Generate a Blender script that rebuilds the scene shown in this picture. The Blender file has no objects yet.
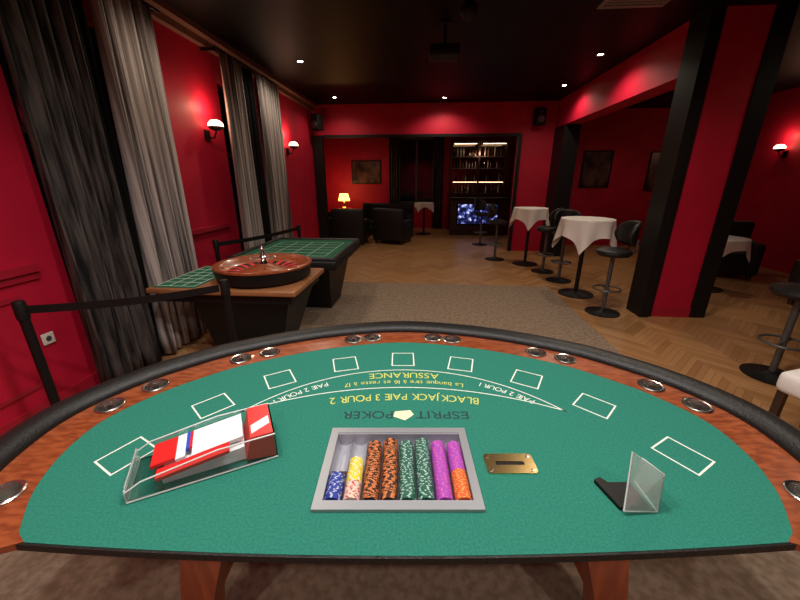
import bpy, bmesh, math, random
from mathutils import Vector, Matrix
from mathutils.geometry import tessellate_polygon
random.seed(4)
sc=bpy.context.scene
sc.view_settings.view_transform='Standard'
YAW=math.radians(4.6)
CS,SN=math.cos(YAW),math.sin(YAW)

# ---------------- materials ----------------
def mat(name,col,rough=.6,metal=0,emit=None,es=0,trans=0,spec=.5,noise=None,bump=None,coat=0):
    m=bpy.data.materials.new(name); m.use_nodes=True
    nt=m.node_tree; b=nt.nodes['Principled BSDF']
    b.inputs['Base Color'].default_value=(*col,1)
    b.inputs['Roughness'].default_value=rough
    b.inputs['Metallic'].default_value=metal
    b.inputs['Specular IOR Level'].default_value=spec
    b.inputs['Transmission Weight'].default_value=trans
    b.inputs['Coat Weight'].default_value=coat
    if emit:
        b.inputs['Emission Color'].default_value=(*emit,1); b.inputs['Emission Strength'].default_value=es
    if noise or bump:
        tc=nt.nodes.new('ShaderNodeTexCoord'); mp=nt.nodes.new('ShaderNodeMapping')
        nt.links.new(tc.outputs['Object'],mp.inputs['Vector'])
        n=nt.nodes.new('ShaderNodeTexNoise'); nt.links.new(mp.outputs['Vector'],n.inputs['Vector'])
        n.inputs['Detail'].default_value=6
        if noise:
            col2,scale,vec=noise
            mp.inputs['Scale'].default_value=vec; n.inputs['Scale'].default_value=scale
            r=nt.nodes.new('ShaderNodeValToRGB')
            r.color_ramp.elements[0].position=.38; r.color_ramp.elements[1].position=.62
            r.color_ramp.elements[0].color=(*col,1); r.color_ramp.elements[1].color=(*col2,1)
            nt.links.new(n.outputs['Fac'],r.inputs['Fac']); nt.links.new(r.outputs['Color'],b.inputs['Base Color'])
        if bump:
            if not noise: n.inputs['Scale'].default_value=bump[1]
            bp=nt.nodes.new('ShaderNodeBump'); bp.inputs['Strength'].default_value=bump[0]; bp.inputs['Distance'].default_value=.01
            nt.links.new(n.outputs['Fac'],bp.inputs['Height']); nt.links.new(bp.outputs['Normal'],b.inputs['Normal'])
    return m
M={}
M['red']=mat('red_wall_paint',(.52,.006,.034),.6,spec=.35,noise=((.44,.005,.028),2.2,(1,1,1)))
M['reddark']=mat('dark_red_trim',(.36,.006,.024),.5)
M['black']=mat('black_paint',(.006,.005,.005),.5,spec=.3)
M['ceil']=mat('black_ceiling',(.0025,.002,.002),.5,spec=.14,noise=((.0045,.0035,.003),1.5,(1,1,1)))
M['cornice']=mat('cornice_brown',(.20,.09,.06),.6)
M['felt']=mat('green_felt',(.024,.168,.122),.95,spec=.12,noise=((.031,.21,.155),160,(1,1,1)),bump=(.12,100))
M['felt2']=mat('dark_green_felt',(.02,.11,.06),.95,spec=.15,noise=((.03,.14,.08),60,(1,1,1)))
M['wood']=mat('mahogany_track',(.20,.042,.014),.3,noise=((.34,.082,.026),7,(3,9,3)),coat=.35)
M['woodleg']=mat('leg_wood',(.30,.075,.025),.35,noise=((.42,.12,.04),6,(6,6,.6)),coat=.3)
M['leather']=mat('black_leather',(.009,.008,.008),.45,bump=(.25,120),spec=.4)
M['steel']=mat('brushed_steel',(.62,.60,.57),.25,1)
M['traymet']=mat('tray_metal',(.42,.43,.46),.38,.5)
M['trayin']=mat('tray_inner',(.42,.42,.48),.4,.3)
M['brass']=mat('brass',(.66,.46,.20),.25,1)
M['chrome']=mat('chrome',(.8,.8,.8),.1,1)
M['mirror']=mat('dark_bar_mirror',(.12,.11,.10),.12,.9)
M['white']=mat('white_print',(.78,.84,.76),.7)
M['yellow']=mat('yellow_print',(.60,.62,.12),.7)
M['darkprint']=mat('dark_print',(.008,.035,.045),.7)
M['cream']=mat('cream_print',(.85,.75,.52),.7)
M['cloth']=mat('white_tablecloth',(.85,.78,.74),.85,bump=(.1,30))
M['acryl']=mat('clear_acrylic',(1,1,1),.03,trans=1)
M['acrylpanel']=mat('hazy_acrylic',(.95,1,.98),.12,trans=.82)
M['acryledge']=mat('acrylic_edge',(.72,.78,.76),.25)
M['redplastic']=mat('red_plastic',(.70,.02,.02),.35)
M['whiteplastic']=mat('white_plastic',(.85,.85,.88),.4)
M['blueplastic']=mat('blue_plastic',(.03,.08,.55),.4)
M['silvercurt']=mat('striped_silver_curtain',(.05,.035,.034),.6,noise=((.50,.42,.39),10,(1,6,.04)))
M['darkcurt']=mat('dark_tweed_curtain',(.010,.008,.008),.85,spec=.2,noise=((.085,.068,.062),12,(1,6,.22)))
M['blackcurt']=mat('black_curtain',(.005,.004,.004),.9,spec=.2)
M['glassdark']=mat('night_window_glass',(.006,.006,.009),.08)
M['carpet']=mat('taupe_carpet',(.22,.155,.108),.95,spec=.1,noise=((.32,.23,.165),26,(1,1,1)),bump=(.4,60))
M['warm']=mat('warm_lamp_glow',(1,.8,.6),.5,emit=(1,.66,.38),es=6)
M['bulb']=mat('spot_bulb',(1,.9,.8),.5,emit=(1,.80,.55),es=60)
M['shade']=mat('lamp_shade',(1,.6,.25),.6,emit=(1,.42,.09),es=5)
M['plasticw']=mat('off_white_plate',(.62,.55,.5),.5)
M['ventgrey']=mat('vent_paint',(.22,.19,.17),.5)
M['grey']=mat('grey_metal',(.12,.12,.12),.4,.6)
M['darkwood']=mat('dark_wood',(.03,.014,.008),.4,noise=((.055,.024,.012),5,(5,1,1)))
M['medwood']=mat('oak_trim',(.26,.10,.04),.4,noise=((.34,.14,.055),6,(1,6,1)))

def parquet():
    m=bpy.data.materials.new('herringbone_parquet'); m.use_nodes=True; nt=m.node_tree; b=nt.nodes['Principled BSDF']
    tc=nt.nodes.new('ShaderNodeTexCoord'); sep=nt.nodes.new('ShaderNodeSeparateXYZ'); nt.links.new(tc.outputs['Object'],sep.inputs[0])
    def M2(op,a,b2=None):
        n=nt.nodes.new('ShaderNodeMath'); n.operation=op
        for i,v in enumerate((a,b2)):
            if v is None: continue
            if isinstance(v,(int,float)): n.inputs[i].default_value=v
            else: nt.links.new(v,n.inputs[i])
        return n.outputs[0]
    fx=M2('PINGPONG',sep.outputs['X'],.32)
    yy=M2('ADD',sep.outputs['Y'],fx)
    row=M2('FLOOR',M2('DIVIDE',yy,.075)); col=M2('FLOOR',M2('DIVIDE',sep.outputs['X'],.32))
    fr=M2('FRACT',M2('DIVIDE',yy,.075)); gap=M2('LESS_THAN',fr,.06)
    cmb=nt.nodes.new('ShaderNodeCombineXYZ'); nt.links.new(row,cmb.inputs[0]); nt.links.new(col,cmb.inputs[1])
    wn=nt.nodes.new('ShaderNodeTexWhiteNoise'); nt.links.new(cmb.outputs[0],wn.inputs['Vector'])
    r=nt.nodes.new('ShaderNodeValToRGB'); r.color_ramp.elements[0].color=(.33,.155,.058,1); r.color_ramp.elements[1].color=(.48,.25,.105,1)
    nt.links.new(wn.outputs['Value'],r.inputs['Fac'])
    mx=nt.nodes.new('ShaderNodeMixRGB'); mx.inputs[2].default_value=(.14,.06,.025,1)
    nt.links.new(gap,mx.inputs[0]); nt.links.new(r.outputs[0],mx.inputs[1]); nt.links.new(mx.outputs[0],b.inputs['Base Color'])
    b.inputs['Roughness'].default_value=.38
    return m
M['parquet']=parquet()
def screenmat():
    m=bpy.data.materials.new('screen_image'); m.use_nodes=True; nt=m.node_tree; b=nt.nodes['Principled BSDF']
    tc=nt.nodes.new('ShaderNodeTexCoord'); v=nt.nodes.new('ShaderNodeTexNoise'); v.inputs['Scale'].default_value=9; v.inputs['Detail'].default_value=5
    nt.links.new(tc.outputs['Object'],v.inputs['Vector'])
    r=nt.nodes.new('ShaderNodeValToRGB'); e=r.color_ramp.elements
    e[0].position=.47; e[0].color=(.003,.004,.02,1); e[1].position=.68; e[1].color=(.8,.85,1,1)
    k=e.new(.57); k.color=(.05,.07,.32,1)
    nt.links.new(v.outputs['Fac'],r.inputs['Fac']); nt.links.new(r.outputs[0],b.inputs['Emission Color']); b.inputs['Emission Strength'].default_value=1.5
    b.inputs['Base Color'].default_value=(.01,.01,.01,1)
    return m
M['screen']=screenmat()

# ---------------- helpers ----------------
def empty(name,loc=(0,0,0),rz=0):
    e=bpy.data.objects.new(name,None); sc.collection.objects.link(e); e.location=loc; e.rotation_euler=(0,0,rz); e.empty_display_size=.1; return e
def fin(bm,name,m,parent=None,loc=(0,0,0),rot=(0,0,0),smooth=False):
    me=bpy.data.meshes.new(name); bmesh.ops.recalc_face_normals(bm,faces=bm.faces); bm.to_mesh(me); bm.free()
    ms=m if isinstance(m,(list,tuple)) else [m]
    for x in ms: me.materials.append(M[x] if isinstance(x,str) else x)
    if smooth:
        for p in me.polygons: p.use_smooth=True
        try: me.set_sharp_from_angle(angle=math.radians(40))
        except Exception: pass
    o=bpy.data.objects.new(name,me); sc.collection.objects.link(o); o.location=loc; o.rotation_euler=rot
    if parent: o.parent=parent
    return o
def bbox(bm,x0,x1,y0,y1,z0,z1,mi=0):
    vs=[bm.verts.new(p) for p in ((x0,y0,z0),(x1,y0,z0),(x1,y1,z0),(x0,y1,z0),(x0,y0,z1),(x1,y0,z1),(x1,y1,z1),(x0,y1,z1))]
    for f in ((0,3,2,1),(4,5,6,7),(0,1,5,4),(1,2,6,5),(2,3,7,6),(3,0,4,7)):
        bm.faces.new([vs[i] for i in f]).material_index=mi
    return vs
def box(name,b,m,parent=None,bev=0,loc=(0,0,0),rot=(0,0,0)):
    bm=bmesh.new(); bbox(bm,*b)
    if bev: bmesh.ops.bevel(bm,geom=list(bm.edges),offset=bev,segments=3,affect='EDGES',profile=.5)
    return fin(bm,name,m,parent,loc,rot,smooth=bev>0)
def boxes(name,bl,m,parent=None):
    bm=bmesh.new()
    for b in bl: bbox(bm,*b)
    return fin(bm,name,m,parent)
def lathe(name,prof,m,parent=None,loc=(0,0,0),rot=(0,0,0),seg=40,cap=True,sx=1,sy=1):
    bm=bmesh.new(); rings=[]
    for r,z in prof:
        if r<1e-6: rings.append([bm.verts.new((0,0,z))])
        else: rings.append([bm.verts.new((sx*r*math.cos(2*math.pi*i/seg),sy*r*math.sin(2*math.pi*i/seg),z)) for i in range(seg)])
    for a,b in zip(rings,rings[1:]):
        for i in range(seg):
            j=(i+1)%seg
            if len(a)==1 and len(b)==1: continue
            if len(a)==1: bm.faces.new((a[0],b[i],b[j]))
            elif len(b)==1: bm.faces.new((a[i],b[0],a[j]))
            else: bm.faces.new((a[i],b[i],b[j],a[j]))
    if cap:
        for r in (rings[0],rings[-1]):
            if len(r)>1: bm.faces.new(r)
    return fin(bm,name,m,parent,loc,rot,smooth=True)
def tube(name,pts,r,m,parent=None,seg=12,closed=False,rz=None,loc=(0,0,0)):
    bm=bmesh.new(); n=len(pts); P=[Vector(p) for p in pts]; rings=[]
    for i,p in enumerate(P):
        a=P[i-1] if (i>0 or closed) else p; b=P[(i+1)%n] if (i<n-1 or closed) else p
        t=(b-a).normalized(); up=Vector((0,0,1))
        if abs(t.z)>.95: up=Vector((0,1,0))
        s=t.cross(up).normalized(); u=s.cross(t)
        rings.append([bm.verts.new(p+s*math.cos(2*math.pi*k/seg)*r+u*math.sin(2*math.pi*k/seg)*(rz or r)) for k in range(seg)])
    for i in range(n if closed else n-1):
        a,b=rings[i],rings[(i+1)%n]
        for k in range(seg):
            l=(k+1)%seg; bm.faces.new((a[k],b[k],b[l],a[l]))
    if not closed: bm.faces.new(rings[0]); bm.faces.new(rings[-1])
    return fin(bm,name,m,parent,loc,smooth=True)
def torus(name,R,r,m,parent=None,loc=(0,0,0)):
    return tube(name,[(R*math.cos(a*math.pi/24),R*math.sin(a*math.pi/24),0) for a in range(48)],r,m,parent,8,True,loc=loc)
def prism(name,outline,z0,z1,m,parent=None,holes=(),loc=(0,0,0),rot=(0,0,0)):
    loops=[[Vector((x,y,0)) for x,y in outline]]+[[Vector((x,y,0)) for x,y in h] for h in holes]
    tris=tessellate_polygon(loops); flat=[p for l in loops for p in l]
    bm=bmesh.new(); T=[bm.verts.new((p.x,p.y,z1)) for p in flat]; B=[bm.verts.new((p.x,p.y,z0)) for p in flat]
    for t in tris:
        try: bm.faces.new([T[i] for i in t]); bm.faces.new([B[i] for i in reversed(t)])
        except ValueError: pass
    k=0
    for l in loops:
        n=len(l)
        for i in range(n):
            a,b=k+i,k+(i+1)%n
            bm.faces.new((T[a],T[b],B[b],B[a]))
        k+=n
    return fin(bm,name,m,parent,loc,rot)
def extr(name,prof,w,m,parent=None,loc=(0,0,0),rot=(0,0,0)):
    bm=bmesh.new(); A=[bm.verts.new((x,-w/2,z)) for x,z in prof]; B=[bm.verts.new((x,w/2,z)) for x,z in prof]
    bm.faces.new(A); bm.faces.new(B)
    for i in range(len(prof)):
        j=(i+1)%len(prof); bm.faces.new((A[i],A[j],B[j],B[i]))
    return fin(bm,name,m,parent,loc,rot)
def catmull(P,n=12):
    out=[]
    Q=[P[0]]+P+[P[-1]]
    for i in range(1,len(Q)-2):
        p0,p1,p2,p3=[Vector(q) for q in Q[i-1:i+3]]
        for k in range(n):
            t=k/n
            out.append(.5*((2*p1)+(p2-p0)*t+(2*p0-5*p1+4*p2-p3)*t*t+(3*p1-p0-3*p2+p3)*t**3))
    out.append(Vector(P[-1])); return out

# ---------------- room shell ----------------
CE=3.17
boxes('floor',[(-4.7,7,-2.2,13,-.1,0)],'parquet')
boxes('ceiling',[(-4.7,7,-2.2,13,CE,CE+.1)],'ceil')
box('floor_carpet',(-1.95,1.9,-1.6,5.5,0,.004),'carpet')
boxes('wall_left',[(-2.85,-2.65,-2,2.3,0,CE),(-2.85,-2.65,3.4,4.75,0,CE),(-2.85,-2.65,5.8,8.5,0,CE),
   (-2.85,-2.65,2.3,3.4,2.75,CE),(-2.85,-2.65,4.75,5.8,2.75,CE),(-2.85,-2.65,2.3,3.4,0,.35),(-2.85,-2.65,4.75,5.8,0,.35)],'red')
for i,(a,b) in enumerate(((2.3,3.4),(4.75,5.8))):
    w=empty('window_%d'%(i+1),(-2.76,(a+b)/2,0)); h=(b-a)/2
    box('pane',(-.01,.01,-h+.02,h-.02,.37,2.73),'glassdark',w)
    boxes('frame',[(-.03,.04,-h,-h+.05,.35,2.75),(-.03,.04,h-.05,h,.35,2.75),(-.03,.04,-.03,.03,.35,2.75),
       (-.03,.04,-h,h,.35,.41),(-.03,.04,-h,h,2.69,2.75),(-.03,.04,-h,h,1.9,1.95)],'darkwood',w)
boxes('wall_far',[(-2.65,1.93,8.5,8.75,2.54,CE),(1.93,2.65,8.5,8.75,0,CE),(-4.6,-2.65,8.5,8.75,0,CE)],'red')
boxes('trim_1',[(-2.64,-2.42,8.38,8.5,0,2.54),(-2.42,1.93,8.47,8.5,2.50,2.56),(1.89,1.97,8.46,8.5,0,2.54)],'black')
boxes('wall_right',[(2.65,2.95,4.55,8.5,2.65,CE),(2.72,3.22,4.3,4.55,0,CE)],'red')
boxes('trim_2',[(2.62,2.72,4.24,4.55,0,CE),(2.72,2.77,4.27,4.3,0,CE)],'black')
boxes('trim_3',[(2.64,2.95,7.9,8.5,0,2.65),(3.22,3.40,4.28,4.58,0,CE)],'black')
box('wall_side_room_back',(2.65,6.6,9.5,9.7,0,CE),'red')
box('wall_side_room_right',(6.5,6.7,-2,9.5,0,CE),'red')
box('wall_side_room_left',(2.65,2.8,8.75,9.5,0,CE),'red')
box('wall_behind',(-2.85,6.7,-2.15,-2,0,CE),'red')
box('wall_inner_back',(-4.6,2.65,12.5,12.7,0,CE),'red')
box('wall_inner_left',(-4.7,-4.5,8.75,12.5,0,CE),'red')
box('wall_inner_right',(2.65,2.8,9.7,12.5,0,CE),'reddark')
boxes('trim_4',[(-2.65,-2.5,-2,8.5,CE-.06,CE),(-2.65,-2.58,-2,8.5,CE-.13,CE-.06)],'cornice')
boxes('trim_5',[(-2.65,-2.61,-2,2.1,1.02,1.07),(-2.65,-2.63,-2,2.1,.97,1.02),
   (-2.65,-2.635,-.2,1.95,.86,.89),(-2.65,-2.635,-.2,1.95,.25,.28),(-2.65,-2.635,1.92,1.95,.28,.86),(-2.65,-2.635,.9,.93,.28,.86),
   (-2.65,-2.61,3.7,4.5,1.02,1.07)],'reddark')
boxes('baseboard_left',[(-2.65,-2.62,-2,2.3,0,.14),(-2.65,-2.62,3.4,4.75,0,.14),(-2.65,-2.62,5.8,8.38,0,.14)],'reddark')
boxes('baseboard_right',[(2.77,3.22,4.28,4.3,0,.12)],'reddark')
o=empty('wall_socket',(-2.645,2.03,.55)); box('plate',(0,.012,-.04,.04,-.04,.04),'plasticw',o,.004)
lathe('recess',[(.02,0),(.018,.002)],'grey',o,(.012,0,0),(0,math.pi/2,0),16)
v=empty('ceiling_air_vent',(1.85,4.02,CE)); box('frame',(-.3,.3,-.2,.2,-.02,0),'ventgrey',v,.004)
boxes('louvres',[(-.26,.26,-.16+k*.055,-.13+k*.055,-.03,-.018) for k in range(6)],'ventgrey',v)

# ---------------- curtains ----------------
def curtain(name,y0,y1,z0,z1,m,x=-2.5,amp=.05,folds=6,flare=0,shift=0,axis='y',seed=0):
    e=empty(name); bm=bmesh.new(); N=folds*10; K=16; rows=[]
    r=random.Random(seed); ph=r.random()*6
    for k in range(K+1):
        t=k/K; z=z0+(z1-z0)*t; row=[]
        w=1+flare*(1-t)**1.5
        for i in range(N+1):
            s=i/N; c=(y0+y1)/2+shift*(1-t); y=c+(s-.5)*(y1-y0)*w
            a=amp*(1-.45*t)
            xx=x+a*math.sin(s*folds*2*math.pi+ph)+.4*a*math.sin(s*folds*4.7+ph*2+t*1.2)
            row.append(bm.verts.new((xx,y,z) if axis=='y' else (y,xx,z)))
        rows.append(row)
    for a,b in zip(rows,rows[1:]):
        for i in range(N): bm.faces.new((a[i],a[i+1],b[i+1],b[i]))
    o=fin(bm,'drape',m,e,smooth=True)
    md=o.modifiers.new('s','SOLIDIFY'); md.thickness=.006
    return e
curtain('dark_window_curtain',2.16,2.66,.03,3.0,'darkcurt',-2.45,.06,5,.12,-.01,seed=1)
curtain('black_window_curtain',2.66,2.86,.03,3.0,'blackcurt',-2.52,.03,3,0,0,seed=9)
curtain('striped_window_curtain',2.88,3.5,.03,3.0,'silvercurt',-2.45,.055,6,.10,-.05,seed=2)
curtain('striped_window_curtain',4.52,4.98,.03,3.0,'silvercurt',-2.45,.05,4,.05,0,seed=3)
curtain('black_window_curtain',5.0,5.35,.03,3.0,'blackcurt',-2.47,.03,4,0,0,seed=5)
curtain('striped_window_curtain',5.4,6.1,.03,3.0,'silvercurt',-2.45,.05,6,.05,0,seed=4)
for i,(a,b) in enumerate(((1.95,3.6),(4.45,6.2))):
    e=empty('curtain_rod'); tube('rod',[(-2.45,a,3.02),(-2.45,b,3.02)],.014,'black',e)
    boxes('brackets',[(-2.65,-2.45,a+.05,a+.07,3.0,3.03),(-2.65,-2.45,b-.07,b-.05,3.0,3.03)],'black',e)

# ---------------- lights ----------------
def spot(loc,W,name='ceiling_spot_or_fill_lamp',ang=150,col=(1,.86,.68),blend=.6,r=.05,bulb=True):
    e=empty(name,(loc[0],loc[1],CE))
    lathe('bezel',[(.035,-.002),(.05,-.012),(.055,-.004),(.055,0)],'grey',e,seg=24,cap=False)
    lathe('lens',[(0,-.004),(.034,-.004)],'bulb' if bulb else 'grey',e,seg=24,cap=False)
    L=bpy.data.lights.new('beam','SPOT'); L.energy=W; L.spot_size=math.radians(ang); L.spot_blend=blend; L.color=col; L.shadow_soft_size=r
    o=bpy.data.objects.new('beam',L); sc.collection.objects.link(o); o.parent=e; o.location=(0,0,-.03)
def loc2r(X,Y): return (CS*X-SN*Y,SN*X+CS*Y)
for X,Y in ((-.75,.75),(.75,.75),(0,1.15)):
    x,y=loc2r(X,Y); spot((x,y),84,col=(1,.95,.90))
for X in (-.9,.9):
    x,y=loc2r(X,-1.0); spot((x,y),60,col=(1,.93,.85))
spot((-1.84,5.56),42); spot((-1.94,7.8),20); spot((.25,8.0),34); spot((2.3,7.2),30); spot((2.2,5.6),42)
spot((-1.6,3.3),50); spot((1.6,3.0),80,ang=140); spot((-1.5,1.2),28); spot((4.2,3.3),10); spot((4.2,7.5),20)  # near spots are unseen, added as fill to brighten the walls
spot((-2.2,10.8),18); spot((.5,10.2),10)
def pt(name,loc,W,col,parent=None,r=.04):
    L=bpy.data.lights.new(name,'POINT'); L.energy=W; L.color=col; L.shadow_soft_size=r
    o=bpy.data.objects.new(name,L); sc.collection.objects.link(o); o.location=loc
    if parent: o.parent=parent
def sconce(y,x=-2.65,z=2.15,W=4.5,sgn=1):
    e=empty('wall_sconce',(x,y,z))
    box('backplate',(0 if sgn>0 else -.02,.02 if sgn>0 else 0,-.05,.05,-.16,-.04),'black',e,.004)
    tube('arm',[(sgn*.02,0,-.12),(sgn*.09,0,-.13),(sgn*.13,0,-.05)],.010,'black',e,8)
    lathe('shade_cup',[(.012,-.056),(.055,-.04),(.085,-.02),(.088,-.005)],'grey',e,(sgn*.13,0,0),seg=24,cap=False)
    lathe('frosted_bowl',[(.084,-.006),(.08,.03),(.05,.06),(0,.07)],'warm',e,(sgn*.13,0,0),seg=24,cap=False)
    pt('glow',(sgn*.13,0,.2),W,(1,.6,.38),e)
sconce(4.36,z=2.2); sconce(6.85,z=2.2)
sconce(7.5,6.5,W=2.5,sgn=-1)

# ---------------- blackjack table ----------------
T=empty('blackjack_table',(loc2r(.014,0)[0],loc2r(.014,0)[1],0),YAW)
ctrl=[(.985,.575),(1.07,.70),(1.125,.86),(1.125,1.04),(1.03,1.225),(.90,1.365),(.765,1.473),(.52,1.60),(.26,1.685),(0,1.722)]
full=ctrl+[(-x,y) for x,y in reversed(ctrl[:-1])]
cen=catmull([Vector((x,y,0)) for x,y in full],8)
nor=[]
for i,p in enumerate(cen):
    a=cen[max(0,i-1)];b=cen[min(len(cen)-1,i+1)]; t=(b-a).normalized(); nor.append(Vector((t.y,-t.x,0)))
def off(d): return [(p+n*d) for p,n in zip(cen,nor)]
if abs(off(.062)[len(cen)//2].y)<abs(off(-.068)[len(cen)//2].y): nor=[-n for n in nor]
def edgeY(x): return .559+.034*(x/.93)**2
inner=[(p.x,p.y) for p in off(-.068)]
outer=[(p.x,p.y) for p in off(.062)]
ex=.893
innerc=[(ex,edgeY(ex))]+inner+[(-ex,edgeY(ex))]
outerc=[(1.02,.545)]+outer+[(-1.02,.545)]
TX=-.019
hole=[(TX-.205,.69),(TX+.205,.69),(TX+.205,.955),(TX-.205,.955)]
TH=.80
near=[(-ex+2*ex*i/24,edgeY(-ex+2*ex*i/24)) for i in range(1,24)]
fo=innerc+near
prism('felt_top',fo,TH-.018,TH,'felt',T,[hole])
nb=[(-1.02+2.04*i/30,edgeY(min(.93,abs(-1.02+2.04*i/30)))) for i in range(31)]
prism('front_edge_trim',[(x,y-.0005) for x,y in nb]+[(x,y-.006) for x,y in reversed(nb)],TH-.02,TH-.001,'leather',T)
cups=[(.16,1.70),(.27,1.68),(.65,1.545),(.765,1.473),(1.02,1.24),(1.095,1.12),(1.075,.72)]
cups=cups+[(-x,y) for x,y in cups]
cp=[]
for x,y in cups:
    q=min(cen,key=lambda p:(p.x-x)**2+(p.y-y)**2)
    cp.append((q.x,q.y))
circ=lambda x,y,r,n=24:[(x+r*math.cos(2*math.pi*i/n),y+r*math.sin(2*math.pi*i/n)) for i in range(n)]
prism('wood_track',innerc+list(reversed(outerc)),TH-.018,TH+.001,'wood',T,[circ(x,y,.039) for x,y in cp])
for i,(x,y) in enumerate(cp):
    lathe('cup_holder_%d'%(i+1),[(0,-.06),(.034,-.06),(.0375,0),(.047,.002),(.048,.005),(.044,.0075),(.038,.006),(.0355,-.001),(.032,-.056),(0,-.056)],'steel',T,(x,y,TH),seg=28,cap=False)
po=[(p.x,p.y,TH+.004) for p in off(.062+.052)]
tube('padded_armrest',po,.056,'leather',T,16,rz=.036)
ap=[(p.x,p.y) for p in off(-.02) if p.y>.80]
prism('underbody',ap,TH-.09,TH-.019,'darkwood',T,[[(TX-.23,.66+.16),(TX+.23,.66+.16),(TX+.23,.98),(TX-.23,.98)]])
for nm,sx,sy in (('leg_1',-.56,.80),('leg_2',.56,.80),('leg_3',-.56,1.3),('leg_4',.56,1.3)):
    bm=bmesh.new(); n=14; rings=[]
    sg=-1 if sx<0 else 1
    for k in range(n+1):
        t=k/n; z=.005+.76*(1-t); w=.078-.04*t+ .02*max(0,t-.8)*4; c=sx+sg*(.19*t-.12*max(0,t-.6))
        d=.045-.012*t
        rings.append([bm.verts.new(p) for p in ((c-w,sy-d,z),(c+w,sy-d,z),(c+w,sy+d,z),(c-w,sy+d,z))])
    for a,b in zip(rings,rings[1:]):
        for i in range(4): bm.faces.new((a[i],a[(i+1)%4],b[(i+1)%4],b[i]))
    bm.faces.new(rings[0]); bm.faces.new(rings[-1])
    fin(bm,nm,'woodleg',T)
box('leg_stretcher',(-.63,.63,1.26,1.32,.26,.33),'woodleg',T,.01)
boxes('leg_side_rails',[(-.69,-.63,.80,1.30,.26,.33),(.63,.69,.80,1.30,.26,.33)],'woodleg',T)

# printed layout
def strip(bm,pts,w,z,closed=False):
    n=len(pts); L=[];R=[]
    for i in range(n):
        p=Vector(pts[i]); a=Vector(pts[i-1]) if (i>0 or closed) else p; b=Vector(pts[(i+1)%n]) if (i<n-1 or closed) else p
        d1=(p-a).normalized() if (p-a).length>0 else (b-p).normalized(); d2=(b-p).normalized() if (b-p).length>0 else d1
        t=(d1+d2).normalized(); nn=Vector((-t.y,t.x)); k=w/2/max(.4,nn.dot(Vector((-d1.y,d1.x))))
        L.append(bm.verts.new((p.x+nn.x*k,p.y+nn.y*k,z))); R.append(bm.verts.new((p.x-nn.x*k,p.y-nn.y*k,z)))
    for i in range(n if closed else n-1):
        j=(i+1)%n; bm.faces.new((L[i],L[j],R[j],R[i]))
ZP=TH+.0006
bm=bmesh.new()
bs=[(0,1.473,.050,.060,0),(.265,1.428,.052,.058,-14),(.525,1.30,.054,.056,-30),(.715,1.115,.058,.052,-45),(.855,.865,.062,.05,-60)]
bs=bs+[(-x,y,w,h,-a) for x,y,w,h,a in bs[1:]]
for x,y,w,h,a in bs:
    a=math.radians(a); c,s=math.cos(a),math.sin(a)
    strip(bm,[(x+c*px-s*py,y+s*px+c*py) for px,py in ((-w,-h),(w,-h),(w,h),(-w,h))],.0055,ZP,True)
def arc(yc,R,hx,n=40):
    am=math.asin(hx/R); return [(R*math.sin(-am+2*am*i/n),yc+R*math.cos(-am+2*am*i/n)) for i in range(n+1)]
strip(bm,arc(.637,.737,.585),.005,ZP)
strip(bm,arc(.02,1.215,.60),.005,ZP)
for sg in (-1,1): strip(bm,[(sg*.585,1.085),(sg*.60,1.076)],.005,ZP)
fin(bm,'printed_lines','white',T)
prism('logo_mark',[(-.032,1.078),(.024,1.085),(.036,1.06),(.004,1.028),(-.038,1.05)],TH,ZP+.0002,'cream',T)
def glyph(ch,size):
    cu=bpy.data.curves.new('g','FONT'); cu.body=ch; cu.size=size; ob=bpy.data.objects.new('g',cu); sc.collection.objects.link(ob)
    bpy.context.view_layer.update(); dg=bpy.context.evaluated_depsgraph_get(); me=ob.evaluated_get(dg).to_mesh()
    V=[v.co.copy() for v in me.vertices]; F=[tuple(p.vertices) for p in me.polygons]
    ob.evaluated_get(dg).to_mesh_clear(); bpy.data.objects.remove(ob); bpy.data.curves.remove(cu); return V,F
cache={}
def arctext(name,s,size,yc,R,amid,m,width=None,gap=.08):
    """letters read from the players' side (tops toward the dealer); width = arc length"""
    stretch=1.0
    for _ in range(2):
        items=[]; x=0
        for ch in s:
            if ch==' ': x+=.32*size*stretch; continue
            if ch not in cache: cache[ch]=glyph(ch,1.0)
            V,F=cache[ch]; w=max(v.x for v in V); mn=min(v.x for v in V)
            items.append((x-mn*size*stretch,V,F,w)); x+=(w-mn+gap)*size*stretch
        if width and stretch==1.0: stretch=width/x
        else: break
    bm=bmesh.new()
    for x0,V,F,w in items:
        mid=x0+w*size*stretch/2-x/2
        ang=amid-mid/R
        vs=[]
        for v in V:
            lx=(v.x-w/2)*size*stretch; ly=v.y*size
            rr=R-ly; px=rr*math.sin(ang)-lx*math.cos(ang); py=yc+rr*math.cos(ang)+lx*math.sin(ang)
            vs.append(bm.verts.new((px,py,ZP)))
        for f in F:
            try: bm.faces.new([vs[i] for i in f])
            except ValueError: pass
    return fin(bm,name,m,T)
arctext('text_assurance','ASSURANCE',.060,.3,1.05,0,'yellow',.31,.10)
arctext('text_rule','La banque tire à 16 et reste à 17',.040,.1,1.188,0,'yellow',.50)
arctext('text_payout','BLACKJACK PAIE 3 POUR 2',.060,-.2,1.39,0,'yellow',.585)
arctext('text_pays_1','PAIE 2 POUR 1',.040,.606,.738,.60,'white',.225)
arctext('text_pays_2','PAIE 2 POUR 1',.040,.606,.738,-.60,'white',.225)
arctext('text_club_1','ESPRIT',.060,-8,9.08,.0148,'darkprint',.195)
arctext('text_club_2','POKER',.060,-8,9.08,-.0146,'darkprint',.185)

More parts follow.
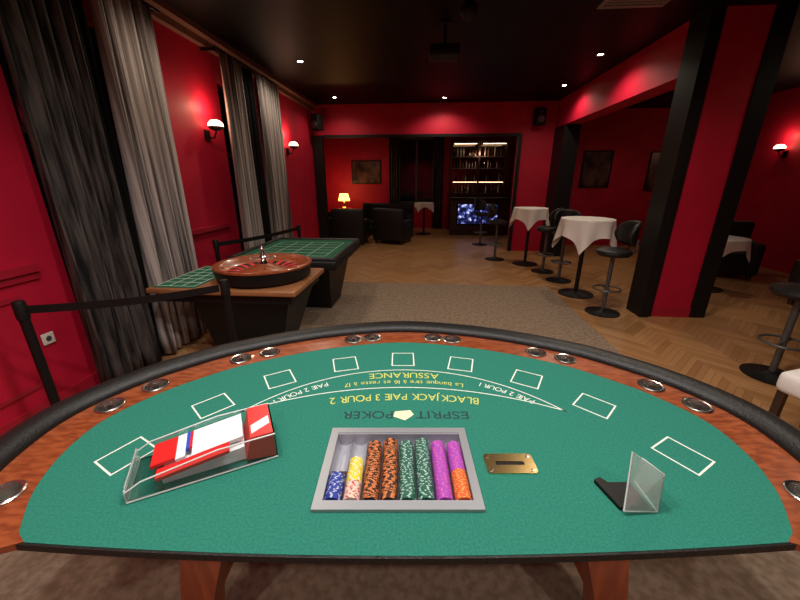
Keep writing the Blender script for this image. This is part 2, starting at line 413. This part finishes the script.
# ---------------- chip tray ----------------
C=empty('casino_chip_tray')
x,y=loc2r(.014+TX,.8225); C.location=(x,y,TH); C.rotation_euler=(0,0,YAW)
def frame(name,hx,hy,wd,z0,z1,m,par):
    prism(name,[(-hx,-hy),(hx,-hy),(hx,hy),(-hx,hy)],z0,z1,m,par,[[(-hx+wd,-hy+wd),(hx-wd,-hy+wd),(hx-wd,hy-wd),(-hx+wd,hy-wd)]])
frame('rim',.222,.155,.024,.0005,.010,'traymet',C)
frame('walls',.203,.130,.004,-.048,.008,'trayin',C)
bm=bmesh.new()
N=8*12; r0=.0245; row=[]
for side in (-.126,.126):
    rr=[]
    for i in range(N+1):
        s=-.2+.4*i/N; u=((s+.2)/.05)%1 - .5
        z=-.004-math.sqrt(max(0,r0*r0-(u*.05)**2))-.008
        rr.append(bm.verts.new((s,side,z)))
    row.append(rr)
for i in range(N): bm.faces.new((row[0][i],row[0][i+1],row[1][i+1],row[1][i]))
fin(bm,'grooves','trayin',C)
cols={'blue':((.02,.05,.36),(.5,.5,.6)),'yellow':((.85,.66,.04),(.85,.8,.7)),'cream':((.75,.6,.5),(.6,.03,.03)),
 'orange':((.62,.13,.04),(.03,.02,.02)),'green':((.015,.12,.09),(.45,.60,.50)),'purple':((.40,.07,.50),(.70,.12,.38)),'redo':((.75,.12,.03),(.8,.4,.1)),'black':((.035,.018,.014),(.68,.20,.06))}
for k,(a,b) in cols.items():
    M['c_'+k]=mat('chip_'+k,a,.45); M['d_'+k]=mat('chip_spot_'+k,b,.45)
slots=[[('blue',.09)],[('cream',.06),('yellow',.085)],[('black',.215)],[('black',.225)],[('green',.215)],[('green',.225)],[('purple',.215)],[('redo',.10),('purple',.115)]]
names=list(cols)
ml=[]
for k in names: ml+= ['c_'+k,'d_'+k]
for si,sl in enumerate(slots):
    bm=bmesh.new(); cx=-.175+.05*si; y=-.122; SG=24
    for cname,ln in sl:
        n=int(ln/.0035); ci=names.index(cname)*2
        for q in range(n):
            ph=random.random()*6.28; rr=.0222; jx=random.uniform(-.0006,.0006)
            A=[];B=[]
            for k in range(SG):
                a=ph+2*math.pi*k/SG
                A.append(bm.verts.new((cx+jx+rr*math.cos(a),y,-.0085+rr*math.sin(a)))); B.append(bm.verts.new((cx+jx+rr*math.cos(a),y+.0031,-.0085+rr*math.sin(a))))
            for k in range(SG):
                f=bm.faces.new((A[k],A[(k+1)%SG],B[(k+1)%SG],B[k]))
                f.material_index=ci+(1 if ((k//2)%2==0 if cname=='black' else k%4==0) else 0)
            for R in (A,B): bm.faces.new(R).material_index=ci
            y+=.0035
    fin(bm,'chip_row_%d'%(si+1),ml,C)

# brass drop slot
x,y=loc2r(.014+.313,.828); D=empty('brass_drop_slot',(x,y,TH),YAW)
prism('plate',[(-.073,-.031),(-.066,-.038),(.066,-.038),(.073,-.031),(.073,.031),(.066,.038),(-.066,.038),(-.073,.031)],.0,.004,'brass',D,[[(-.042,-.007),(.042,-.007),(.042,.007),(-.042,.007)]])
box('slot_opening',(-.042,.042,-.007,.007,.0002,.001),'black',D)
for i,(a,b) in enumerate(((-1,-1),(1,-1),(1,1),(-1,1))):
    lathe('screw_%d'%(i+1),[(.006,.004),(.0055,.0055),(0,.006)],'steel',D,(a*.06,b*.026,0),seg=12)

# card shoe
x,y=loc2r(-.575,.853); S=empty('acrylic_card_shoe',(x,y,TH),YAW+math.radians(26)); S.scale=(.97,1,.85)
box('base_plate',(-.2,.19,-.085,.085,.001,.006),'acryl',S)
sp=[(-.2,.006),(.19,.006),(.19,.10),(.03,.10),(-.16,.065),(-.2,.04)]
extr('side_1',sp,.005,'acryl',S,(0,-.083,0)); extr('side_2',sp,.005,'acryl',S,(0,.083,0))
box('rear_wall',(.186,.19,-.08,.08,.006,.10),'acryl',S)
extr('front_lip',[(-.2,.006),(-.196,.006),(-.196,.055),(-.2,.055)],.16,'acrylpanel',S)
tube('side_edge_1',[(-.2,-.083,.04),(-.16,-.083,.065),(.03,-.083,.1),(.19,-.083,.1)],.0022,'acryledge',S,6)
tube('side_edge_2',[(-.2,.083,.04),(-.16,.083,.065),(.03,.083,.1),(.19,.083,.1)],.0022,'acryledge',S,6)
tube('base_edge',[(.19,-.085,.005),(-.2,-.085,.005),(-.2,.085,.005)],.003,'acryledge',S,6)
tube('corner_edge_1',[(-.2,-.083,.005),(-.2,-.083,.04)],.0025,'acryledge',S,6)
tube('front_edge',[(-.2,-.083,.045),(-.2,.083,.045)],.0025,'acryledge',S,6)
def slopeseg(nm,x0,x1,m,y0=-.07,y1=.078,top=0):
    f=lambda x:.052+(x+.15)*.15+top
    extr(nm,[(x0,f(x0)-.012),(x1,f(x1)-.012),(x1,f(x1)),(x0,f(x0))],y1-y0,m,S,(0,(y0+y1)/2,0))
slopeseg('red_front_panel',-.15,-.085,'redplastic',-.02)
slopeseg('white_panel_a',-.085,-.06,'whiteplastic',-.03)
slopeseg('blue_stripe',-.06,-.05,'blueplastic',.0)
slopeseg('red_stripe',-.05,-.042,'redplastic',.0)
slopeseg('white_panel_b',-.042,.10,'whiteplastic',-.04)
slopeseg('red_lower_panel',-.13,.06,'redplastic',-.078,-.042)
extr('card_stop_wedge',[(.10,.02),(.185,.007),(.185,.105),(.12,.105)],.155,'redplastic',S)
prism('white_label',[(.125,-.06),(.18,-.03),(.18,.01),(.125,-.02)],.105,.1065,'whiteplastic',S)
extr('card_pack',[(-.12,.007),(.1,.007),(.1,.06),(-.12,.03)],.13,'whiteplastic',S,(0,.01,0))

# discard holder
x,y=loc2r(.60,.715); H=empty('acrylic_discard_holder',(x,y,TH),YAW+math.radians(10))
prism('black_base',[(-.045,-.035),(.03,-.04),(.04,.03),(-.02,.04),(-.03,.06),(-.05,.055)],.0005,.012,'black',H)
def quad(nm,pts,th,m):
    bm=bmesh.new(); P=[Vector(p) for p in pts]; n=(P[1]-P[0]).cross(P[2]-P[0]).normalized()*th
    A=[bm.verts.new(p) for p in P]; B=[bm.verts.new(p+n) for p in P]
    bm.faces.new(A); bm.faces.new(B)
    for i in range(len(P)): j=(i+1)%len(P); bm.faces.new((A[i],A[j],B[j],B[i]))
    return fin(bm,nm,m,H)
a0=(-.045,-.046,.012); b0=(.045,-.055,.002); c0=(.058,-.035,.100); d0=(-.012,.0,.150)
quad('panel_face',[a0,b0,c0,d0],.004,'acrylpanel')
quad('panel_side',[b0,(.065,.04,.002),(.066,.035,.085),c0],.004,'acrylpanel')
tube('panel_edge',[a0,d0,c0,b0,a0],.0022,'acryledge',H,6)
tube('side_panel_edge',[b0,(.065,.04,.002),(.066,.035,.085),c0],.0016,'acryledge',H,6)

# ---------------- roulette table ----------------
R=empty('roulette_table',(0,0,0))
bm=bmesh.new()
def loft(bm,a,b):
    A=[bm.verts.new(p) for p in a]; B=[bm.verts.new(p) for p in b]
    for i in range(len(A)): j=(i+1)%len(A); bm.faces.new((A[i],A[j],B[j],B[i]))
    bm.faces.new(A); bm.faces.new(B)
loft(bm,[(-1.95,2.85,.0),(-1.35,2.85,.0),(-1.35,3.2,.0),(-1.95,3.2,.0)],[(-1.95,2.62,.68),(-1.12,2.62,.68),(-1.12,3.3,.68),(-1.95,3.3,.68)])
fin(bm,'pedestal','black',R)
box('table_body',(-2.30,-1.04,2.56,3.38,.715,.762),'medwood',R,.012)
box('apron',(-2.25,-1.09,2.60,3.34,.64,.716),'black',R,.005)
box('felt_layout',(-2.27,-1.9,2.60,3.34,.755,.766),'felt2',R)
boxes('layout_lines',[(-2.26,-1.93,2.64+k*.11,2.645+k*.11,.766,.767) for k in range(7)]+[(-2.26+k*.11,-2.255+k*.11,2.64,3.30,.766,.767) for k in range(4)],'white',R)
W=(-1.47,2.98,.762)
lathe('wheel_bowl',[(.36,0),(.40,.03),(.415,.10),(.42,.125)],'black',R,W,cap=False,seg=56)
lathe('wheel_rim',[(.42,.125),(.418,.14),(.40,.145),(.37,.135),(.34,.105),(.30,.085)],'wood',R,W,cap=False,seg=56)
bm=bmesh.new()
for i in range(37):
    for (ra,za,rb,zb) in ((.30,.085,.245,.083),(.245,.083,.20,.07)):
        a0_=2*math.pi*i/37; a1_=2*math.pi*(i+1)/37
        vs=[bm.verts.new((r*math.cos(a),r*math.sin(a),z)) for r,z,a in ((ra,za,a0_),(ra,za,a1_),(rb,zb,a1_),(rb,zb,a0_))]
        bm.faces.new(vs).material_index= 2 if i==0 else i%2
fin(bm,'number_ring',['redplastic','black','felt2'],R,W)
lathe('wheel_cone',[(.20,.07),(.12,.10),(.05,.13),(.03,.14)],'wood',R,W,cap=False)
lathe('turret',[(.045,.135),(.03,.15),(.02,.17),(.035,.185),(.02,.21),(.012,.25),(.022,.265),(.016,.285),(0,.30)],'chrome',R,W,seg=24)
for k in range(4):
    a=k*math.pi/2+.5; tube('turret_arm_%d'%(k+1),[(0,0,.18),(.10*math.cos(a),.10*math.sin(a),.185)],.006,'chrome',R,8,loc=W)
    lathe('turret_knob_%d'%(k+1),[(0,-.014),(.014,0),(0,.014)],'chrome',R,(W[0]+.105*math.cos(a),W[1]+.105*math.sin(a),W[2]+.185),seg=12)
# second gaming table
G=empty('green_gaming_table')
bm=bmesh.new()
loft(bm,[(-1.85,4.25,0),(-1.25,4.25,0),(-1.25,4.75,0),(-1.85,4.75,0)],[(-2.05,3.75,.68),(-1.1,3.75,.68),(-1.1,4.85,.68),(-2.05,4.85,.68)])
fin(bm,'pedestal','black',G)
box('table_body',(-2.2,-.97,3.58,4.98,.68,.78),'black',G,.02)
tube('padded_rim',[(-2.16,3.62,.79),(-1.01,3.62,.79),(-1.01,4.94,.79),(-2.16,4.94,.79)],.04,'leather',G,10,True,rz=.025)
box('felt_surface',(-2.12,-1.05,3.66,4.90,.775,.792),'felt2',G)
boxes('layout_lines',[(-2.0,-1.15,3.8+k*.18,3.804+k*.18,.792,.793) for k in range(6)]+[(-2.0+k*.212,-1.996+k*.212,3.8,4.70,.792,.793) for k in range(5)],'white',G)

# stanchions
def stanchion(x,y):
    e=empty('stanchion_post',(x,y,.004))
    lathe('base',[(.16,0),(.16,.02),(.03,.045)],'black',e); lathe('pole',[(.024,.04),(.024,.88)],'black',e,seg=20)
    lathe('head',[(.03,.86),(.03,.95),(.025,.965),(0,.97)],'black',e,seg=20)
def belt(p,q):
    e=empty('stanchion_belt'); a=Vector((*p,.914)); b=Vector((*q,.914)); d=(b-a).normalized(); a=a+d*.034; b=b-d*.034
    bm=bmesh.new(); n=10; P=[];Q=[]
    for i in range(n+1):
        t=i/n; c=a.lerp(b,t); c.z-=.02*math.sin(math.pi*t); P.append(bm.verts.new((c.x,c.y,c.z+.024))); Q.append(bm.verts.new((c.x,c.y,c.z-.024)))
    for i in range(n): bm.faces.new((P[i],P[i+1],Q[i+1],Q[i]))
    o=fin(bm,'webbing','black',e); o.modifiers.new('s','SOLIDIFY').thickness=.003
s1,s2,s3,s4=(-2.25,1.65),(-1.36,2.16),(-2.38,3.75),(-1.95,5.2)
for s in (s1,s2,s3,s4): stanchion(*s)
belt(s1,s2); belt(s3,s4)

# ---------------- cocktail tables & stools ----------------
def cocktail(x,y,h=1.1,r=.33,L=1.12,rz=.3):
    e=empty('cocktail_table_with_white_cloth',(x,y,0),rz)
    lathe('base',[(.24,0),(.24,.015),(.06,.035),(.03,.05)],'black',e); lathe('column',[(.03,.04),(.03,h-.03)],'black',e,seg=20)
    lathe('top',[(r-.01,h-.03),(r-.01,h-.006)],'darkwood',e)
    bm=bmesh.new(); N=60; g=[]
    for i in range(N+1):
        rw=[]
        for j in range(N+1):
            u=(i/N-.5)*L; v=(j/N-.5)*L; rho=math.hypot(u,v); ph=math.atan2(v,u)
            if rho<r: p=(u,v,h)
            else:
                hg=rho-r; rr=r+.01+hg*(.08+.11*math.sin(8*ph+.6)); p=(rr*math.cos(ph),rr*math.sin(ph),h-hg*.98)
            rw.append(bm.verts.new(p))
        g.append(rw)
    for i in range(N):
        for j in range(N): bm.faces.new((g[i][j],g[i+1][j],g[i+1][j+1],g[i][j+1]))
    fin(bm,'tablecloth','cloth',e,smooth=True)
def stool(x,y,rz,h=.80):
    e=empty('bar_stool',(x,y,0),rz)
    lathe('base',[(.20,0),(.20,.012),(.05,.03),(.03,.05)],'black',e); lathe('column',[(.025,.04),(.025,h-.08)],'grey',e,seg=20)
    torus('foot_ring',.15,.011,'grey',e,(0,0,.32))
    boxes('foot_ring_spokes',[(-.15,.15,-.008,.008,.312,.328)],'grey',e)
    lathe('seat',[(.05,h-.08),(.17,h-.06),(.195,h-.03),(.19,h),(.15,h+.02),(0,h+.025)],'leather',e)
    bm=bmesh.new(); rows=[]
    for k in range(9):
        t=k/8; row=[]
        for i in range(13):
            s=-1+i/6; a=math.radians(60+15*math.sin(math.pi*t))*s
            zz=h+.06+.29*t
            rr=.20+.02*t; row.append(bm.verts.new((rr*math.sin(a),rr*math.cos(a),zz-.08*abs(s)**3*(t-.3))))
        rows.append(row)
    for a,b in zip(rows,rows[1:]):
        for i in range(12): bm.faces.new((a[i],a[i+1],b[i+1],b[i]))
    o=fin(bm,'backrest','leather',e,smooth=True); md=o.modifiers.new('s','SOLIDIFY'); md.thickness=.04
    for k,sx in enumerate((-.09,.09)):
        tube('back_post_%d'%(k+1),[(sx,.15,h-.04),(sx,.2,h+.02),(sx,.2,h+.14)],.012,'grey',e,8)
cocktail(2.2,5.15); stool(2.24,4.38,-1.6); stool(2.2,5.88,-.3)
cocktail(1.95,7.1,1.1,.30,1.0,.5); stool(2.12,6.5,-2.2); stool(1.42,7.5,1.2); stool(1.35,9.3,.6)
stool(2.98,2.9,-2.6,.78)
cocktail(4.3,5.6,.80,.36,1.0,.2)

e=empty('white_upholstered_chair',(2.47,1.93,0),math.radians(20))
box('seat',(-.24,.24,-.24,.24,.36,.50),'cloth',e,.04); box('backrest',(.2,.30,-.24,.24,.40,.86),'cloth',e,.04)
boxes('legs',[(a-.02,a+.02,b-.02,b+.02,0,.37) for a in(-.2,.2) for b in(-.2,.2)],'darkwood',e)
def armchair(x,y,rz,nm='black_leather_armchair',w=.42):
    e=empty(nm,(x,y,0),rz)
    box('base',(-w,w,-.38,.38,.08,.30),'leather',e,.03); box('seat_cushion',(-w+.14,w-.14,-.38,.28,.29,.45),'leather',e,.04)
    box('arm_1',(-w-.02,-w+.14,-.40,.36,.09,.62),'leather',e,.05); box('arm_2',(w-.14,w+.02,-.40,.36,.09,.62),'leather',e,.05)
    box('back',(-w,w,.24,.42,.09,.92),'leather',e,.06)
    boxes('feet',[(a-.03,a+.03,b-.03,b+.03,0,.09) for a in(-w+.06,w-.06) for b in(-.3,.3)],'darkwood',e)
armchair(-2.05,9.25,math.pi); armchair(-.95,9.5,math.pi*.9); armchair(-3.0,10.6,math.pi/2,'black_leather_sofa',.8); armchair(-1.3,11.0,0,'black_leather_sofa',.8)
armchair(5.2,6.6,-.4); armchair(5.3,4.6,-1.4)
cocktail(-.15,11.1,.95,.28,.8,.2)

e=empty('side_table',(-2.75,11.6,0)); lathe('top',[(.25,.70),(.25,.73)],'darkwood',e); lathe('leg',[(.16,0),(.16,.02),(.03,.05),(.03,.70)],'darkwood',e)
e=empty('table_lamp',(-2.75,11.6,.731)); lathe('body',[(.08,0),(.09,.02),(.03,.06),(.05,.14),(.02,.22),(.012,.26)],'brass',e,seg=24); lathe('shade',[(.19,.24),(.13,.46)],'shade',e,cap=False)
pt('bulb',(0,0,.52),12,(1,.55,.2),e)

M['pic']=mat('dark_painting',(.01,.008,.01),.3,noise=((.15,.07,.05),3,(1.5,1,1)))
def picture(x,y,z,w,h,rz=0):
    e=empty('framed_picture',(x,y,z),rz)
    prism('frame',[(-w/2,-h/2),(w/2,-h/2),(w/2,h/2),(-w/2,h/2)],0,.03,'black',e,[[(-w/2+.03,-h/2+.03),(w/2-.03,-h/2+.03),(w/2-.03,h/2-.03),(-w/2+.03,h/2-.03)]],rot=(math.pi/2,0,0))
    box('canvas',(-w/2+.02,w/2-.02,-.012,-.002,-h/2+.02,h/2-.02),M['pic'],e)
picture(-2.15,12.5,1.85,1.0,.75); picture(4.05,9.5,1.85,.7,.85); picture(5.6,9.5,1.8,.7,.9)

w=empty('window_3',(-.45,12.47,0)); box('pane',(-.55,.55,-.01,.02,.9,2.85),'glassdark',w)
boxes('frame',[(-.6,-.54,-.04,.02,.85,2.9),(.54,.6,-.04,.02,.85,2.9),(-.03,.03,-.04,.02,.85,2.9),(-.6,.6,-.04,.02,2.84,2.9),(-.6,.6,-.04,.02,.85,.91)],'grey',w)
curtain('dark_window_curtain',-1.35,-1.0,.03,3.0,'darkcurt',12.35,.04,4,axis='x'); curtain('dark_window_curtain',.12,.45,.03,3.0,'darkcurt',12.35,.04,4,axis='x')

# back bar
B=empty('back_bar_shelves',(1.55,12.25,0))
boxes('cabinet',[(-.9,.9,-.2,.24,0,1.15),(-.95,.95,-.24,.24,1.15,1.2),(-.9,-.84,-.15,.24,1.2,2.75),(.84,.9,-.15,.24,1.2,2.75),(-.9,.9,-.15,.24,2.7,2.78),(-.03,.03,-.15,.24,1.2,2.7)],'darkwood',B)
boxes('shelves',[(-.84,.84,-.12,.2,z,z+.015) for z in (1.55,1.95,2.3)],'ventgrey',B)
box('mirror_back',(-.84,.84,.21,.235,1.2,2.7),'mirror',B)
bm=bmesh.new()
def bottle(bm,x,y,z,s,mi):
    pr=[(.026,0),(.028,.17),(.009,.22),(.009,.28)]; SG=8; rs=[]
    for r,h in pr: rs.append([bm.verts.new((x+r*s*math.cos(a*math.pi/4),y+r*s*math.sin(a*math.pi/4),z+h*s)) for a in range(SG)])
    for a,b in zip(rs,rs[1:]):
        for i in range(SG): bm.faces.new((a[i],a[(i+1)%SG],b[(i+1)%SG],b[i])).material_index=mi
    bm.faces.new(rs[-1]).material_index=mi
for z in (1.201,1.566,1.966,2.316):
    for k in range(17):
        xx=-.78+k*.0975
        if abs(xx)<.06 or random.random()<.2: continue
        bottle(bm,xx,random.uniform(-.05,.05),z,random.uniform(.6,1.05),random.choice((0,1,1,1,2,3)))
M['b0']=mat('amber_bottle',(.25,.10,.02),.1); M['b1']=mat('clear_bottle',(.5,.45,.40),.1); M['b2']=mat('green_bottle',(.02,.06,.03),.1); M['b3']=mat('dark_bottle',(.02,.012,.01),.1)
fin(bm,'bottles',['b0','b1','b2','b3'],B)
boxes('shelf_light',[(-.8,-.1,-.13,-.12,2.675,2.69),(.1,.8,-.13,-.12,2.675,2.69),(-.8,.8,-.13,-.125,1.535,1.545)],'warm',B)
pt('shelf_glow',(0,-.25,2.4),3.5,(1,.65,.45),B)
K=empty('bar_counter',(1.5,11.0,0)); box('front',(-.85,1.0,-.05,.35,0,1.05),'darkwood',K,.01); box('top',(-.9,1.05,-.12,.42,1.05,1.1),'black',K,.01)
V=empty('television_screen',(1.45,10.9,.64)); box('bezel',(-.62,.62,-.03,.03,-.32,.32),'black',V,.008); box('display',(-.58,.58,-.034,-.03,-.28,.28),'screen',V)

# speakers
def speaker(x,y,z,rz):
    e=empty('wall_speaker',(x,y,z),rz); box('cabinet',(-.10,.10,-.09,.09,-.16,.16),'black',e,.01)
    lathe('woofer',[(.07,0),(.065,.008),(.02,.0)],'grey',e,(0,-.091,-.05),(math.pi/2,0,0),24); lathe('tweeter',[(.025,0),(.0,.008)],'grey',e,(0,-.091,.09),(math.pi/2,0,0),16)
    box('bracket',(-.02,.02,.09,.15,-.02,.02),'black',e)
speaker(-2.45,8.2,2.78,-.5); speaker(2.25,8.35,2.85,.2)
e=empty('ceiling_projector',(.12,4.45,CE)); lathe('mount_plate',[(.07,-.015),(.07,0)],'black',e); lathe('pole',[(.018,-.22),(.018,-.01)],'black',e,seg=16)
box('body',(-.16,.16,-.13,.13,-.33,-.22),'black',e,.02); lathe('lens',[(.04,0),(.04,.03),(.03,.025),(0,.02)],'glassdark',e,(.05,.13,-.27),(-math.pi/2,0,0),20)
e=empty('ceiling_disco_spot',(.30,3.7,CE)); lathe('mount',[(.05,-.01),(.05,0)],'black',e); lathe('pole',[(.012,-.12),(.012,-.01)],'black',e,seg=12)
lathe('ball',[(0,-.26)]+[(.075*math.sin(a*math.pi/10),-.185-.075*math.cos(a*math.pi/10)) for a in range(1,10)]+[(0,-.11)],'black',e,cap=False,seg=24)

# ---------------- world, camera ----------------
w=bpy.data.worlds.new('w'); sc.world=w; w.use_nodes=True; w.node_tree.nodes['Background'].inputs[0].default_value=(.02,.015,.015,1)
cam=bpy.data.cameras.new('camera'); co=bpy.data.objects.new('camera',cam); sc.collection.objects.link(co)
cam.sensor_width=36; cam.lens=15.75; cam.clip_start=.02
co.location=(0,0,1.6); co.rotation_euler=(math.radians(90-18.9),0,YAW); sc.camera=co
